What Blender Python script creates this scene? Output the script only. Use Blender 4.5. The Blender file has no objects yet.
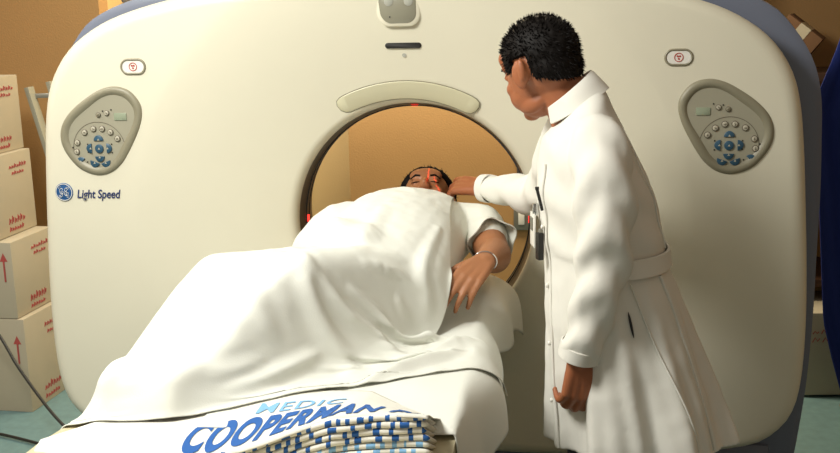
import bpy, bmesh, math, random, base64, zlib
import numpy as np
from mathutils import Vector, Matrix, noise
random.seed(7)
SC = bpy.context.scene
COL = SC.collection
PI = math.pi

# ------------------------------------------------------------------ camera
cam = bpy.data.cameras.new('camera'); camo = bpy.data.objects.new('camera', cam); COL.objects.link(camo)
yaw, pitch, roll, FPX = .126, .21, -.022, 1033
fw = Vector((-math.sin(yaw)*math.cos(pitch), math.cos(yaw)*math.cos(pitch), -math.sin(pitch)))
rt = fw.cross(Vector((0, 0, 1))).normalized(); up = rt.cross(fw)
r2 = math.cos(roll)*rt + math.sin(roll)*up; u2 = -math.sin(roll)*rt + math.cos(roll)*up
camo.matrix_world = Matrix(((r2.x, u2.x, -fw.x, .42), (r2.y, u2.y, -fw.y, -2.95), (r2.z, u2.z, -fw.z, 1.65), (0, 0, 0, 1)))
cam.sensor_width = 36; cam.lens = 36*FPX/840; cam.clip_start = .05
SC.camera = camo
# ------------------------------------------------------------------ light
SC.view_settings.view_transform = 'Standard'; SC.view_settings.look = 'None'
SC.view_settings.gamma = 1; SC.view_settings.use_curve_mapping = False
SC.view_settings.exposure = 0.0
world = bpy.data.worlds.new('world'); SC.world = world; world.use_nodes = True
bgn = world.node_tree.nodes['Background']; bgn.inputs[0].default_value = (1.0, .88, .70, 1); bgn.inputs[1].default_value = .29

def lamp(name, kind, loc, target, energy, color, size=None, size_y=None, **kw):
    d = bpy.data.lights.new(name, kind); o = bpy.data.objects.new(name, d); COL.objects.link(o)
    o.location = loc; o.rotation_euler = (Vector(target)-Vector(loc)).to_track_quat('-Z', 'Y').to_euler()
    d.energy = energy; d.color = color
    if size is not None:
        if kind == 'AREA':
            d.shape = 'RECTANGLE'; d.size = size; d.size_y = size_y or size
        elif kind in ('SPOT', 'POINT'): d.shadow_soft_size = size
    for k, v in kw.items(): setattr(d, k, v)
    return o
lamp('ceiling_light_near', 'AREA', (-1.0, -1.6, 2.75), (-.35, -.45, .9), 70, (1, .985, .91), .9, .5)
lamp('ceiling_light_back', 'AREA', (.1, 1.5, 2.6), (.1, 1.9, .9), 75, (1, .86, .60), 1.2, .5)
lamp('recess_fill_light', 'AREA', (-1.15, 1.7, 2.6), (-.9, 2.35, 1.0), 16, (1, .93, .75), .6, .4)  # added fill lamp, only there to brighten the pale recess wall
lamp('ceiling_light_left', 'AREA', (-2.1, -.3, 2.8), (-1.1, .3, 1.1), 20, (1, .95, .82), 1.0, .6)

# ------------------------------------------------------------------ helpers
def mat(name, col, rough=.6, metal=0, noise_amt=0, noise_scale=30, bump=0, bump_scale=200, emit=None, spec=.5, sheen=0, sss=0, coords='Object'):
    m = bpy.data.materials.new(name); m.use_nodes = True; nt = m.node_tree; b = nt.nodes['Principled BSDF']
    b.inputs['Base Color'].default_value = (*col, 1); b.inputs['Roughness'].default_value = rough
    b.inputs['Metallic'].default_value = metal; b.inputs['Specular IOR Level'].default_value = spec
    if sheen: b.inputs['Sheen Weight'].default_value = sheen
    if sss:
        b.inputs['Subsurface Weight'].default_value = sss; b.inputs['Subsurface Radius'].default_value = (.01, .004, .002); b.inputs['Subsurface Scale'].default_value = 1
    tc = nt.nodes.new('ShaderNodeTexCoord')
    if noise_amt:
        n = nt.nodes.new('ShaderNodeTexNoise'); n.inputs['Scale'].default_value = noise_scale; n.inputs['Detail'].default_value = 5
        nt.links.new(tc.outputs[coords], n.inputs['Vector'])
        mx = nt.nodes.new('ShaderNodeMix'); mx.data_type = 'RGBA'
        mx.inputs['A'].default_value = (*[c*(1-noise_amt) for c in col], 1); mx.inputs['B'].default_value = (*[min(1, c*(1+noise_amt)) for c in col], 1)
        nt.links.new(n.outputs['Fac'], mx.inputs['Factor']); nt.links.new(mx.outputs['Result'], b.inputs['Base Color'])
    if bump:
        n = nt.nodes.new('ShaderNodeTexNoise'); n.inputs['Scale'].default_value = bump_scale; n.inputs['Detail'].default_value = 3
        nt.links.new(tc.outputs[coords], n.inputs['Vector'])
        bp = nt.nodes.new('ShaderNodeBump'); bp.inputs['Strength'].default_value = bump; bp.inputs['Distance'].default_value = .004
        nt.links.new(n.outputs['Fac'], bp.inputs['Height']); nt.links.new(bp.outputs['Normal'], b.inputs['Normal'])
    if emit:
        b.inputs['Emission Color'].default_value = (*emit[0], 1); b.inputs['Emission Strength'].default_value = emit[1]
    return m

M = {}
M['cream'] = mat('gantry_cream', (.72, .685, .55), .45, bump=.05, bump_scale=400, noise_amt=.02, noise_scale=8)
M['slate'] = mat('gantry_slate', (.155, .175, .235), .42)
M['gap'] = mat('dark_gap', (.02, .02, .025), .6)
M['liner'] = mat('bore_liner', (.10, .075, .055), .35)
M['olive'] = mat('panel_olive', (.25, .23, .16), .45)
M['olive_light'] = mat('panel_inner', (.34, .32, .24), .45)
M['btn'] = mat('button_tan', (.45, .42, .33), .4)
M['btn_ring'] = mat('button_ring', (.12, .10, .07), .5)
M['btn_blue'] = mat('button_blue', (.03, .085, .14), .4)
M['lcd'] = mat('lcd', (.27, .31, .22), .25)
M['navy'] = mat('lettering_navy', (.02, .035, .13), .5)
M['logo'] = mat('logo_blue', (.02, .09, .25), .4)
M['white'] = mat('white_plastic', (.8, .78, .72), .4)
M['red'] = mat('red_print', (.42, .04, .03), .5)
M['trim'] = mat('bore_trim', (.60, .57, .40), .4)
M['grey'] = mat('grey_window', (.25, .24, .18), .25)
M['greylens'] = mat('grey_lens', (.38, .38, .33), .15)
M['wall'] = mat('wall_tan', (.42, .235, .085), .8, noise_amt=.05, noise_scale=6, bump=.3, bump_scale=120)
M['wall_light'] = mat('wall_pale', (.62, .43, .19), .8, noise_amt=.04, noise_scale=6, bump=.2, bump_scale=120)
M['floor'] = mat('floor_teal', (.14, .24, .25), .5, noise_amt=.25, noise_scale=25)
M['ceiling'] = mat('ceiling_white', (.7, .66, .55), .9)
M['card'] = mat('carton_pale', (.44, .385, .28), .8, noise_amt=.06, noise_scale=10)
M['card_brown'] = mat('carton_brown', (.17, .08, .03), .8, noise_amt=.1, noise_scale=10)
M['print'] = mat('carton_print', (.40, .07, .06), .7)
M['tape'] = mat('carton_tape', (.50, .42, .28), .35)
M['metal'] = mat('grey_metal', (.27, .26, .22), .4, metal=.6)
M['cable'] = mat('black_rubber', (.02, .02, .018), .5)
M['black'] = mat('black', (.012, .011, .010), .45)
M['curtain'] = mat('blue_cloth', (.006, .02, .16), .85, bump=.3, bump_scale=300)
M['laser'] = mat('laser_window', (.5, .01, .01), .3, emit=((1, .03, .02), 3))
M['chrome'] = mat('chrome', (.6, .6, .6), .2, metal=1)

def finish(name, me, m, parent=None, smooth=True, ang=None):
    o = bpy.data.objects.new(name, me); COL.objects.link(o)
    if m is not None:
        for mm in (m if isinstance(m, (list, tuple)) else [m]): me.materials.append(mm)
    if smooth:
        me.polygons.foreach_set('use_smooth', [True]*len(me.polygons))
        if ang: me.set_sharp_from_angle(angle=math.radians(ang))
    if parent is not None:
        o.parent = parent
        o.matrix_parent_inverse = parent_world(parent).inverted()
    return o
def parent_world(p):
    w = Matrix.LocRotScale(p.location, p.rotation_euler, p.scale)
    if p.parent: w = parent_world(p.parent) @ p.matrix_parent_inverse @ w
    return w
def mesh(name, vs, fs, m, parent=None, smooth=True, ang=40):
    me = bpy.data.meshes.new(name); me.from_pydata([tuple(map(float, v)) for v in vs], [], [tuple(map(int, f)) for f in fs]); me.update()
    bm = bmesh.new(); bm.from_mesh(me); bmesh.ops.remove_doubles(bm, verts=bm.verts, dist=1e-6); bmesh.ops.recalc_face_normals(bm, faces=bm.faces); bm.to_mesh(me); bm.free()
    return finish(name, me, m, parent, smooth, ang)
def from_bm(name, bm, m, parent=None, smooth=True, ang=40):
    bmesh.ops.recalc_face_normals(bm, faces=bm.faces)
    me = bpy.data.meshes.new(name); bm.to_mesh(me); bm.free()
    return finish(name, me, m, parent, smooth, ang)
def empty(name, loc, rz=0):
    o = bpy.data.objects.new(name, None); COL.objects.link(o); o.location = loc; o.rotation_euler = (0, 0, rz); o.empty_display_size = .05; return o
def tag(o, label, cat, group=None):
    o['label'] = label; o['category'] = cat
    if group: o['group'] = group
    return o
def struct(o, label=None):
    o['kind'] = 'structure'
    if label: o['label'] = label
    return o
def add_box(bm, c, s, rot=None, bevel=0, seg=2, mi=0):
    r = bmesh.ops.create_cube(bm, size=1); vs = r['verts']
    mtx = Matrix.Translation(c) @ (rot.to_4x4() if rot else Matrix()) @ Matrix.Diagonal((*s, 1))
    bmesh.ops.transform(bm, matrix=mtx, verts=vs)
    fs = list({f for v in vs for f in v.link_faces})
    for f in fs: f.material_index = mi
    if bevel:
        es = list({e for v in vs for e in v.link_edges})
        rr = bmesh.ops.bevel(bm, geom=es, offset=bevel, segments=seg, affect='EDGES', profile=.6)
        for f in rr['faces']: f.material_index = mi
    return vs
def box(name, c, s, m, parent=None, rot=None, bevel=0, seg=2):
    bm = bmesh.new(); add_box(bm, c, s, rot, bevel, seg); return from_bm(name, bm, m, parent)
def add_tube(bm, pts, rad, seg=12, cap=True, flat=1.0, mi=0):
    """tube along points; rad a number or a list; rings closed by caps"""
    pts = [Vector(p) for p in pts]; n = len(pts)
    rs = rad if isinstance(rad, (list, tuple)) else [rad]*n
    t0 = (pts[1]-pts[0]).normalized(); a = Vector((0, 0, 1)) if abs(t0.z) < .9 else Vector((1, 0, 0))
    nx = t0.cross(a).normalized(); rings = []
    for i, p in enumerate(pts):
        t = (pts[min(i+1, n-1)]-pts[max(i-1, 0)]).normalized()
        nx = (nx - t*nx.dot(t)).normalized(); ny = t.cross(nx)
        r = rs[i]; ra, rb = (r if isinstance(r, (tuple, list)) else (r, r*flat))
        rings.append([bm.verts.new(p + nx*math.cos(2*PI*k/seg)*ra + ny*math.sin(2*PI*k/seg)*rb) for k in range(seg)])
    for i in range(n-1):
        for k in range(seg):
            f = bm.faces.new((rings[i][k], rings[i][(k+1) % seg], rings[i+1][(k+1) % seg], rings[i+1][k])); f.material_index = mi
    if cap:
        f = bm.faces.new(rings[0][::-1]); f.material_index = mi; f = bm.faces.new(rings[-1]); f.material_index = mi
    return rings
def tube(name, pts, rad, m, parent=None, seg=12, flat=1.0):
    bm = bmesh.new(); add_tube(bm, pts, rad, seg, True, flat); return from_bm(name, bm, m, parent)
def catmull(pts, n, closed=False):
    pts = [np.array(p, float) for p in pts]; L = len(pts); out = []
    segs = L if closed else L-1
    for i in range(segs):
        g = (lambda k: pts[k % L]) if closed else (lambda k: pts[min(max(k, 0), L-1)])
        a, b, c, d = g(i-1), g(i), g(i+1), g(i+2)
        for j in range(n):
            t = j/n; out.append(.5*((2*b)+(-a+c)*t+(2*a-5*b+4*c-d)*t*t+(-a+3*b-3*c+d)*t**3))
    if not closed: out.append(pts[-1])
    return out
def prism(name, poly, y0, y1, m, parent=None, inset=0, ang=40):
    """outline in (x,z) extruded between y0 (front) and y1, front edge eased by inset"""
    n = len(poly); P = np.array(poly, float); c = P.mean(0)
    d = P-c; ln = np.linalg.norm(d, axis=1, keepdims=True); Q = P-d/ln*inset
    vs = [(p[0], y1, p[1]) for p in P] + [(p[0], y0+inset*.6, p[1]) for p in P] + [(p[0], y0, p[1]) for p in Q]
    fs = [tuple(range(n))]+[tuple(range(2*n, 3*n))]
    for r in (0, 1):
        for k in range(n): fs.append((r*n+k, r*n+(k+1) % n, (r+1)*n+(k+1) % n, (r+1)*n+k))
    return mesh(name, vs, fs, m, parent, True, ang)
def circle(cx, cz, r, n=24, rz=None): return [(cx+r*math.cos(2*PI*k/n), cz+(rz or r)*math.sin(2*PI*k/n)) for k in range(n)]
def stadium(cx, cz, w, h, n=10, rad=None):
    r = rad or h/2; out = []
    for sx, sz, a0 in ((1, 1, 0), (-1, 1, PI/2), (-1, -1, PI), (1, -1, 1.5*PI)):
        for k in range(n+1):
            a = a0+PI/2*k/n; out.append((cx+sx*(w/2-r)+r*math.cos(a), cz+sz*(h/2-r)+r*math.sin(a)))
    return out
def ring_profile(name, loops, m, parent=None, ang=40, cap=False):
    """loops: list of lists of 3-D points with the same count, bridged in order"""
    n = len(loops[0]); vs = [p for l in loops for p in l]; fs = []
    for i in range(len(loops)-1):
        for k in range(n): fs.append((i*n+k, i*n+(k+1) % n, (i+1)*n+(k+1) % n, (i+1)*n+k))
    if cap: fs += [tuple(range(n)), tuple(range((len(loops)-1)*n, len(loops)*n))]
    return mesh(name, vs, fs, m, parent, True, ang)
def text_mesh(name, body, size, mtx, m, parent=None, shear=0, extrude=.0006, width=None, bold=0):
    cu = bpy.data.curves.new(name, 'FONT'); cu.body = body; cu.size = size; cu.shear = shear; cu.extrude = extrude; cu.offset = bold
    cu.align_x = 'LEFT'
    o = bpy.data.objects.new(name, cu); COL.objects.link(o); bpy.context.view_layer.update()
    me = bpy.data.meshes.new_from_object(o.evaluated_get(bpy.context.evaluated_depsgraph_get()))
    COL.objects.unlink(o); bpy.data.objects.remove(o)
    if width:
        xs = [v.co.x for v in me.vertices]; s = width/(max(xs)-min(xs)); x0 = min(xs)
        for v in me.vertices: v.co.x = (v.co.x-x0)*s
    me.transform(mtx); me.materials.clear()
    return finish(name, me, m, parent, False)
def voxelize(bm, size, smooth=2):
    """union of closed overlapping shapes into one continuous skin"""
    me = bpy.data.meshes.new('tmp'); bmesh.ops.recalc_face_normals(bm, faces=bm.faces); bm.to_mesh(me); bm.free()
    o = bpy.data.objects.new('tmp', me); COL.objects.link(o)
    r = o.modifiers.new('r', 'REMESH'); r.mode = 'VOXEL'; r.voxel_size = size
    if smooth:
        s = o.modifiers.new('s', 'SMOOTH'); s.iterations = smooth; s.factor = .5
    bpy.context.view_layer.update()
    res = bpy.data.meshes.new_from_object(o.evaluated_get(bpy.context.evaluated_depsgraph_get()))
    COL.objects.unlink(o); bpy.data.objects.remove(o)
    return res

def displace(me, fn):
    n = len(me.vertices); co = np.empty(n*3); me.vertices.foreach_get('co', co); co = co.reshape(-1, 3)
    nr = np.empty(n*3); me.vertices.foreach_get('normal', nr); nr = nr.reshape(-1, 3)
    d = np.array([fn(Vector(c)) for c in co]); me.vertices.foreach_set('co', (co+nr*d[:, None]).ravel()); me.update()

FRONT = Matrix(((1, 0, 0, 0), (0, 0, -1, 0), (0, 1, 0, 0), (0, 0, 0, 1)))   # text plane -> upright facing -y

# ------------------------------------------------------------------ room
def panel_wall(name, x0, y0, x1, y1, z0, z1, th, m):
    d = Vector((x1-x0, y1-y0, 0)); L = d.length; a = math.atan2(d.y, d.x); nrm = Vector((-d.y, d.x, 0)).normalized()
    c = Vector(((x0+x1)/2, (y0+y1)/2, (z0+z1)/2))+nrm*th/2
    return struct(box(name, c, (L, th, z1-z0), m, rot=Matrix.Rotation(a, 3, 'Z')))
struct(box('floor', (0, -1.0, -.05), (7, 7.4, .1), M['floor']))
panel_wall('wall_back', -.55, 2.0, 3.2, 2.0, 0, 3, .1, M['wall'])
panel_wall('wall_recess', -1.72, 2.35, -.52, 2.35, 0, 3, .1, M['wall_light'])
panel_wall('wall_recess_side', -.42, 2.45, -.42, 2.1, 0, 3, .1, M['wall_light'])
panel_wall('wall_back_left', -3.2, 1.75, -1.66, 1.75, 0, 3, .1, M['wall'])
panel_wall('wall_recess_return', -1.76, 1.85, -1.76, 2.45, 0, 3, .1, M['wall_light'])
panel_wall('wall_left', -3.2, -3.2, -3.2, 1.85, 0, 3, .1, M['wall'])
panel_wall('wall_right', 3.2, 2.0, 3.2, -3.2, 0, 3, .1, M['wall'])
panel_wall('baseboard_back', -3.2, 1.735, -1.66, 1.735, 0, .1, .015, M['cable'])

# ------------------------------------------------------------------ CT gantry
gantry = empty('ct_scanner_gantry', (0, .4, 0))
tag(gantry, 'large cream ring-shaped CT scanner with round opening and two oval keypads', 'scanner')
H = [(0, 1.725), (.3, 1.722), (.55, 1.707), (.70, 1.682), (.85, 1.64), (.95, 1.59), (1.02, 1.53), (1.07, 1.45), (1.095, 1.36), (1.11, 1.24), (1.122, 1.09), (1.135, .9), (1.142, .72), (1.138, .56), (1.12, .46), (1.08, .395), (1.0, .345), (.8, .315), (.4, .295), (0, .29)]
full = [(x*1.02, z) for x, z in H] + [(-x, z) for x, z in H[-2:0:-1]]
dense = np.array(catmull(full, 12, True))
NT = 240
def resample(poly, n=NT, c=(0, 1.0)):
    P = np.array(poly); a = np.unwrap(np.arctan2(P[:, 1]-c[1], P[:, 0]-c[0]))
    if a[-1] < a[0]: P = P[::-1]; a = np.unwrap(np.arctan2(P[:, 1]-c[1], P[:, 0]-c[0]))
    P = np.vstack([P, P[:1]]); a = np.append(a, a[0]+2*PI)
    t = np.linspace(0, 2*PI, n, endpoint=False); tt = (t-a[0]) % (2*PI)+a[0]
    return np.stack([np.interp(tt, a, P[:, 0]), np.interp(tt, a, P[:, 1])], 1), t
OUT, TH = resample(dense)
R0, RD, DD = .362, .825, .105
def dish(r):
    if r >= RD: return 0.0
    t = max(0, (r-R0)/(RD-R0)); return DD*(.72*(1-t)**1.5+.28*(1-t))
def face_y(x, z): return dish(math.hypot(x, z-1))
OX, OZ = .014, .006
rin = np.stack([R0*np.cos(TH), 1+R0*np.sin(TH)], 1)
loops = []
for k, (dr, dy) in enumerate([(.0, .16), (.0, .07), (.0, .025), (.003, .012), (.009, .003), (.018, 0)]):
    s = (R0+dr)/R0
    loops.append([(x*s+OX, DD+dy - (0 if k < 5 else DD-dish(R0+dr)), 1+(z-1)*s+OZ) for x, z in rin])
NR = 70; lip = .045
dirs = OUT-np.array([0, 1.0]); Lo = np.linalg.norm(dirs, axis=1); U = dirs/Lo[:, None]
for i in range(1, NR+1):
    t = i/NR; lp = []
    for k in range(NT):
        r = (R0+.018)*(1-t)+(Lo[k]-lip)*t
        x, z = U[k][0]*r, 1+U[k][1]*r; lp.append((x+OX*(1-t), dish(r), z+OZ*(1-t)))
    loops.append(lp)
for a in (15, 30, 45, 60, 75, 90):
    a = math.radians(a); loops.append([(U[k][0]*(Lo[k]-lip+lip*math.sin(a)), dish(Lo[k]-lip)+lip*(1-math.cos(a)), 1+U[k][1]*(Lo[k]-lip+lip*math.sin(a))) for k in range(NT)])
loops.append([(U[k][0]*Lo[k], .10+dish(Lo[k]-lip)*.3, 1+U[k][1]*Lo[k]) for k in range(NT)])
loops.append([(U[k][0]*(Lo[k]-.02), .12+dish(Lo[k]-lip)*.3, 1+U[k][1]*(Lo[k]-.02)) for k in range(NT)])
ring_profile('front_cover', loops, M['cream'], gantry, ang=50)
# rear shell, wider than the front cover and standing on the floor
HB = [(0, 1.76), (.3, 1.757), (.55, 1.745), (.72, 1.72), (.91, 1.69), (1.05, 1.635), (1.125, 1.56), (1.18, 1.47), (1.205, 1.37), (1.213, 1.24), (1.218, 1.09), (1.218, .9), (1.218, .72), (1.21, .5), (1.19, .3), (1.17, .15), (1.16, .03), (1.0, .0), (.8, 0), (.4, .0), (0, .0)]
fullb = HB + [(-x*.935, z) for x, z in HB[-2:0:-1]]
OB, _ = resample(np.array(catmull(fullb, 8, True)))
db = OB-np.array([0, 1.0]); Lb = np.linalg.norm(db, axis=1); Ub = db/Lb[:, None]
def rb(scale_off, y): return [(Ub[k][0]*(Lb[k]-scale_off), y, 1+Ub[k][1]*(Lb[k]-scale_off)) for k in range(NT)]
def rc(r, y): return [(Ub[k][0]*r+OX, y, 1+Ub[k][1]*r+OZ) for k in range(NT)]
ring_profile('rear_cover', [rc(.40, .16), rb(.10, .16), rb(.03, .145), rb(.005, .155), rb(0, .18), rb(0, .45), rb(.02, .58), rb(.06, .66), rb(.10, .68), rc(.58, .68), rc(.56, .66), rc(.42, .42), rc(.40, .17)], M['slate'], gantry, ang=50)
box('cover_seam', (-.885, .19, 1.70), (.004, .06, .04), M['gap'], gantry, rot=Matrix.Rotation(math.radians(-20), 3, 'Y'))
ring_profile('gap_shadow_ring', [[(U[k][0]*(Lo[k]+d), y, 1+U[k][1]*(Lo[k]+d)) for k in range(NT)] for d, y in ((-.03, .125), (.002, .125), (.002, .150), (-.03, .150))], M['gap'], gantry)  # dark ring painted in as the shadow line between front cover and rear shell
# bore liner
ring_profile('bore_liner', [rc(.363, .13), rc(.356, .16), rc(.350, .20), rc(.350, .24), rc(.37, .34), rc(.45, .50), rc(.57, .672), rc(.575, .66), rc(.40, .36), rc(.375, .2)], M['liner'], gantry, ang=60)
# dark seam ring in the liner and its laser windows
for a in (181, 359, 90):
    a = math.radians(a); c = Vector((.349*math.cos(a)+OX, .195, 1+.349*math.sin(a)+OZ))
    box('laser_window', c, (.006, .012, .022), M['laser'], gantry, rot=Matrix.Rotation(-a, 3, 'Y'), bevel=.001)
for yy in (.178, .215):
    ring_profile('liner_seam', [rc(.352, yy-.002), rc(.348, yy-.002), rc(.348, yy+.002), rc(.352, yy+.002)], M['gap'], gantry)
# crescent window over the bore
def crescent(off, y_up):
    P = []
    a0, a1 = math.radians(90-33), math.radians(90+31); n = 30
    ro, ri = .436-off, .384+off
    for k in range(n+1):
        a = a0+off*2+(a1-a0-off*4)*k/n; P.append((ro*math.cos(a), 1+ro*math.sin(a)))
    P2 = []
    for k in range(n+1):
        a = a1-.02-off*2-(a1-a0-.04-off*4)*k/n; P2.append((ri*math.cos(a), 1+ri*math.sin(a)))
    Q = P+P2
    Q = [np.array(q) for q in Q]
    for _ in range(3):
        Q = [(Q[i-1]+2*Q[i]+Q[(i+1) % len(Q)])/4 for i in range(len(Q))]
    return [(x, face_y(x, z)-y_up, z) for x, z in Q]
def crescent_obj(name, offs, m):
    loops = [crescent(o, u) for o, u in offs]; n = len(loops[0]); h = n//2
    vs = [p for l in loops for p in l]; fs = []
    for i in range(len(loops)-1):
        for k in range(n): fs.append((i*n+k, i*n+(k+1) % n, (i+1)*n+(k+1) % n, (i+1)*n+k))
    b = (len(loops)-1)*n
    for k in range(h-1): fs.append((b+k, b+k+1, b+n-2-k, b+n-1-k))
    return mesh(name, vs, fs, m, gantry)
crescent_obj('crescent_seam', [(-.0025, -.002), (-.0025, .0012), (.001, .0012)], M['olive'])
crescent_obj('crescent_window', [(0, -.002), (0, .003), (.002, .0045)], M['trim'])
# positioning camera window, slot
pc = stadium(-.008, 1.648, .108, .088, rad=.028); pc = [(x*(1-.18*max(0, (1.648-z))/.044) if x < 0 else x*(1-.02), z) for x, z in pc]
yy = face_y(0, 1.648)
prism('display_surround', [(-.008+(x+.008)*1.2, 1.648+(z-1.648)*1.2) for x, z in pc], yy-.004, yy+.03, M['cream'], gantry, inset=.008)
w = prism('display_window', pc, yy-.007, yy+.02, M['grey'], gantry, inset=.003)
for dx in (-.033, .024): prism('window_lamp', circle(dx, 1.665, .013), yy-.009, yy, M['greylens'], w, inset=.002)
prism('window_dot', circle(-.03, 1.622, .0022, 10), yy-.0085, yy, M['black'], w)
prism('display_slot', stadium(.002, 1.540, .106, .016), face_y(0, 1.54)-.003, face_y(0, 1.54)+.02, M['black'], gantry, inset=.002)
prism('lens_dot', circle(.003, 1.512, .006, 14), face_y(0, 1.51)-.001, face_y(0, 1.51)+.01, M['greylens'], gantry)

# control panels, mirrored
EGG = [(-.857, 1.440), (-.812, 1.427), (-.782, 1.392), (-.776, 1.357), (-.786, 1.318), (-.806, 1.277), (-.830, 1.236), (-.855, 1.202), (-.890, 1.176), (-.935, 1.168), (-.985, 1.186), (-1.020, 1.222), (-1.040, 1.262), (-1.042, 1.300), (-1.028, 1.336), (-.998, 1.370), (-.955, 1.402), (-.905, 1.430)]
EC = np.array([-.912, 1.302])
egg = EC+(np.array(catmull(EGG, 5, True))-EC)*.975
def egg_off(o):
    d = egg-EC; l = np.linalg.norm(d, axis=1, keepdims=True); return EC+d*(1-o/l)
def pxw(cx, cy):  # layout grid of the keypad, metres
    return (-.9200+(cx-135)*.00098, 1.2520-(cy-218)*.00088)
for side in (1, -1):
    sx = lambda P: [(x*side, z) for x, z in P]
    L = []
    for o, h in ((-.002, -.003), (0, .002), (.005, .007), (.013, .0085), (.020, .006), (.026, .0015)):
        L.append([(x*side, -h, z) for x, z in egg_off(o)])
    pan = ring_profile('control_panel', L, M['olive'], gantry)
    pan['label'] = 'olive oval control panel with round buttons, ' + ('left' if side == 1 else 'right') + ' one'
    prism('panel_face', sx(egg_off(.025)), -.0012, .01, M['olive_light'], pan)
    # keypad dome
    kc = pxw(135, 215); dome = [(kc[0]+.082*math.cos(a), kc[1]-.002+.080*math.sin(a)) for a in np.linspace(math.radians(-12), math.radians(192), 30)]
    seam = dome
    vs = []; fs = []
    for x, z in seam:
        d = np.array([x-kc[0], z-kc[1]]); d /= np.linalg.norm(d)
        vs += [((x)*side, -.0018, z), ((x-d[0]*.0018)*side, -.0018, z-d[1]*.0018)]
    for k in range(len(seam)-1): fs.append((2*k, 2*k+1, 2*k+3, 2*k+2))
    mesh('keypad_outline', vs, fs, M['btn_ring'], pan)
    a, b = pxw(190, 97), pxw(230, 122)
    s_ = prism('screen', stadium((a[0]+b[0])/2*side, (a[1]+b[1])/2, b[0]-a[0], a[1]-b[1], rad=.003), -.004, .0, M['lcd'], pan, inset=.001)
    for cx, cy, r, col in [(141, 103, 8.5, 'grn'), (168, 97, 9, 0), (66, 197, 10.5, 0), (62, 228, 10.5, 0), (92, 162, 10.5, 0), (121, 150, 10.5, 0), (149, 150, 10.5, 0), (175, 162, 10.5, 0), (196, 184, 10.5, 0)]:
        x, z = pxw(cx, cy); x *= side; rr = r*.000872
        kb = prism('push_button', circle(x, z, rr), -.0052, 0, M['btn_ring'], pan, inset=.001)
        prism('button_cap', circle(x, z, rr*.78), -.0066, -.002, M['olive'] if col else M['btn'], kb, inset=.0008)
        box('button_mark', (x, -.0068, z), (.0016, .0006, .008), M['btn_ring'], kb, rot=Matrix.Rotation(cx*.05, 3, 'Y'))
        box('button_mark', (x+.002, -.0068, z-.002), (.0012, .0006, .005), M['btn_ring'], kb, rot=Matrix.Rotation(cx*.09, 3, 'Y'))
    def arrow(cx, cy, ang, kind):
        x, z = pxw(cx, cy); s = .0165 if kind != 'c' else .0130
        if kind == 'c': P = circle(0, 0, s)
        elif kind == 'w':
            P = [(s*math.cos(t)*.85, s*math.sin(t)*1.05) for t in np.linspace(PI*.02, PI*.98, 12)]; P = [(p[0]*1.05, p[1]*1.0-.004) for p in P]
        P = [(p[0]*math.cos(ang)-p[1]*math.sin(ang), p[0]*math.sin(ang)+p[1]*math.cos(ang)) for p in P]
        P = [((x+p[0])*side, z+p[1]) for p in P]
        ab = prism('arrow_button' if kind != 'c' else 'round_blue_button', P, -.006, 0, M['btn_blue'], pan, inset=.0012)
        prism('arrow_mark', [((x+q[0]*.0035)*side, z+q[1]*.0035) for q in ((-1, -.6), (1, -.6), (0, 1))], -.0066, -.005, M['btn'], ab)
    arrow(135, 218, 0, 'c'); arrow(135, 187, 0, 'w'); arrow(108, 217, PI/2, 'w'); arrow(162, 217, -PI/2, 'w'); arrow(135, 248, PI, 'w')
    arrow(117, 267, math.radians(160), 'w'); arrow(153, 267, math.radians(-160), 'w'); arrow(73, 262, math.radians(45), 'w')
    for cx, cy in ((155, 90), (182, 86), (98, 203), (98, 230), (175, 203), (175, 232), (178, 264), (93, 264), (50, 214)):
        x, z = pxw(cx, cy); prism('indicator_dot', circle(x*side, z, .0022, 8), -.003, 0, M['black'], pan)
    # emergency stop
    ex, ez = (-.795, 1.494) if side == 1 else (.776, 1.497)
    es = ring_profile('stop_button_surround', [[(x, -h, z) for x, z in stadium(ex, ez, .078-2*o, .047-2*o)] for o, h in ((-.001, -.004), (0, .003), (.003, .005), (.006, .003))], M['olive'], gantry)
    prism('stop_button_plate', stadium(ex, ez, .068, .037), -.002, .004, M['white'], es)
    ring_profile('stop_ring', [[(x, -h, z) for x, z in circle(ex, ez, r)] for r, h in ((.0125, .002), (.0125, .0035), (.0105, .0035), (.0105, .002))], M['red'], es)
    for dx, dz in ((-.003, .003), (.003, .003), (0, -.004)): prism('stop_symbol', circle(ex+dx, ez+dz, .0028, 10), -.0032, -.001, M['red'], es)

# lettering and round emblem on the left
text_mesh('lettering', 'Light Speed', .037, Matrix.Translation((-1.004, -.0015, 1.101)) @ Matrix.Rotation(math.radians(0), 4, 'Y') @ FRONT, M['navy'], gantry, shear=.22, extrude=.0012, width=.138, bold=.0002)
lx, lz = -1.045, 1.119
lg = prism('round_emblem', circle(lx, lz, .028, 40), -.003, .004, M['logo'], gantry, inset=.001)
ring_profile('emblem_ring', [[(x, -h, z) for x, z in circle(lx, lz, r, 40)] for r, h in ((.0262, .003), (.0262, .0042), (.0245, .0042), (.0245, .003))], M['white'], lg)
def stroke(pts, r=.0013): return [(lx+p[0]*.001, -.0038, lz+p[1]*.001) for p in catmull(pts, 6)]
bm = bmesh.new()
for P in ([(-3, 9), (-8, 12), (-13, 6), (-11, -4), (-5, -6), (-2, 0), (-6, 4), (-8, 0), (-4, -8), (-9, -14), (-14, -9)],
          [(8, 2), (4, 3), (3, 9), (8, 13), (12, 9), (9, 4), (4, 1), (2, -6), (7, -11), (13, -7), (12, 0), (7, -3), (10, -14)]):
    add_tube(bm, stroke(P), .0014, 6, True, .5)
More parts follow.
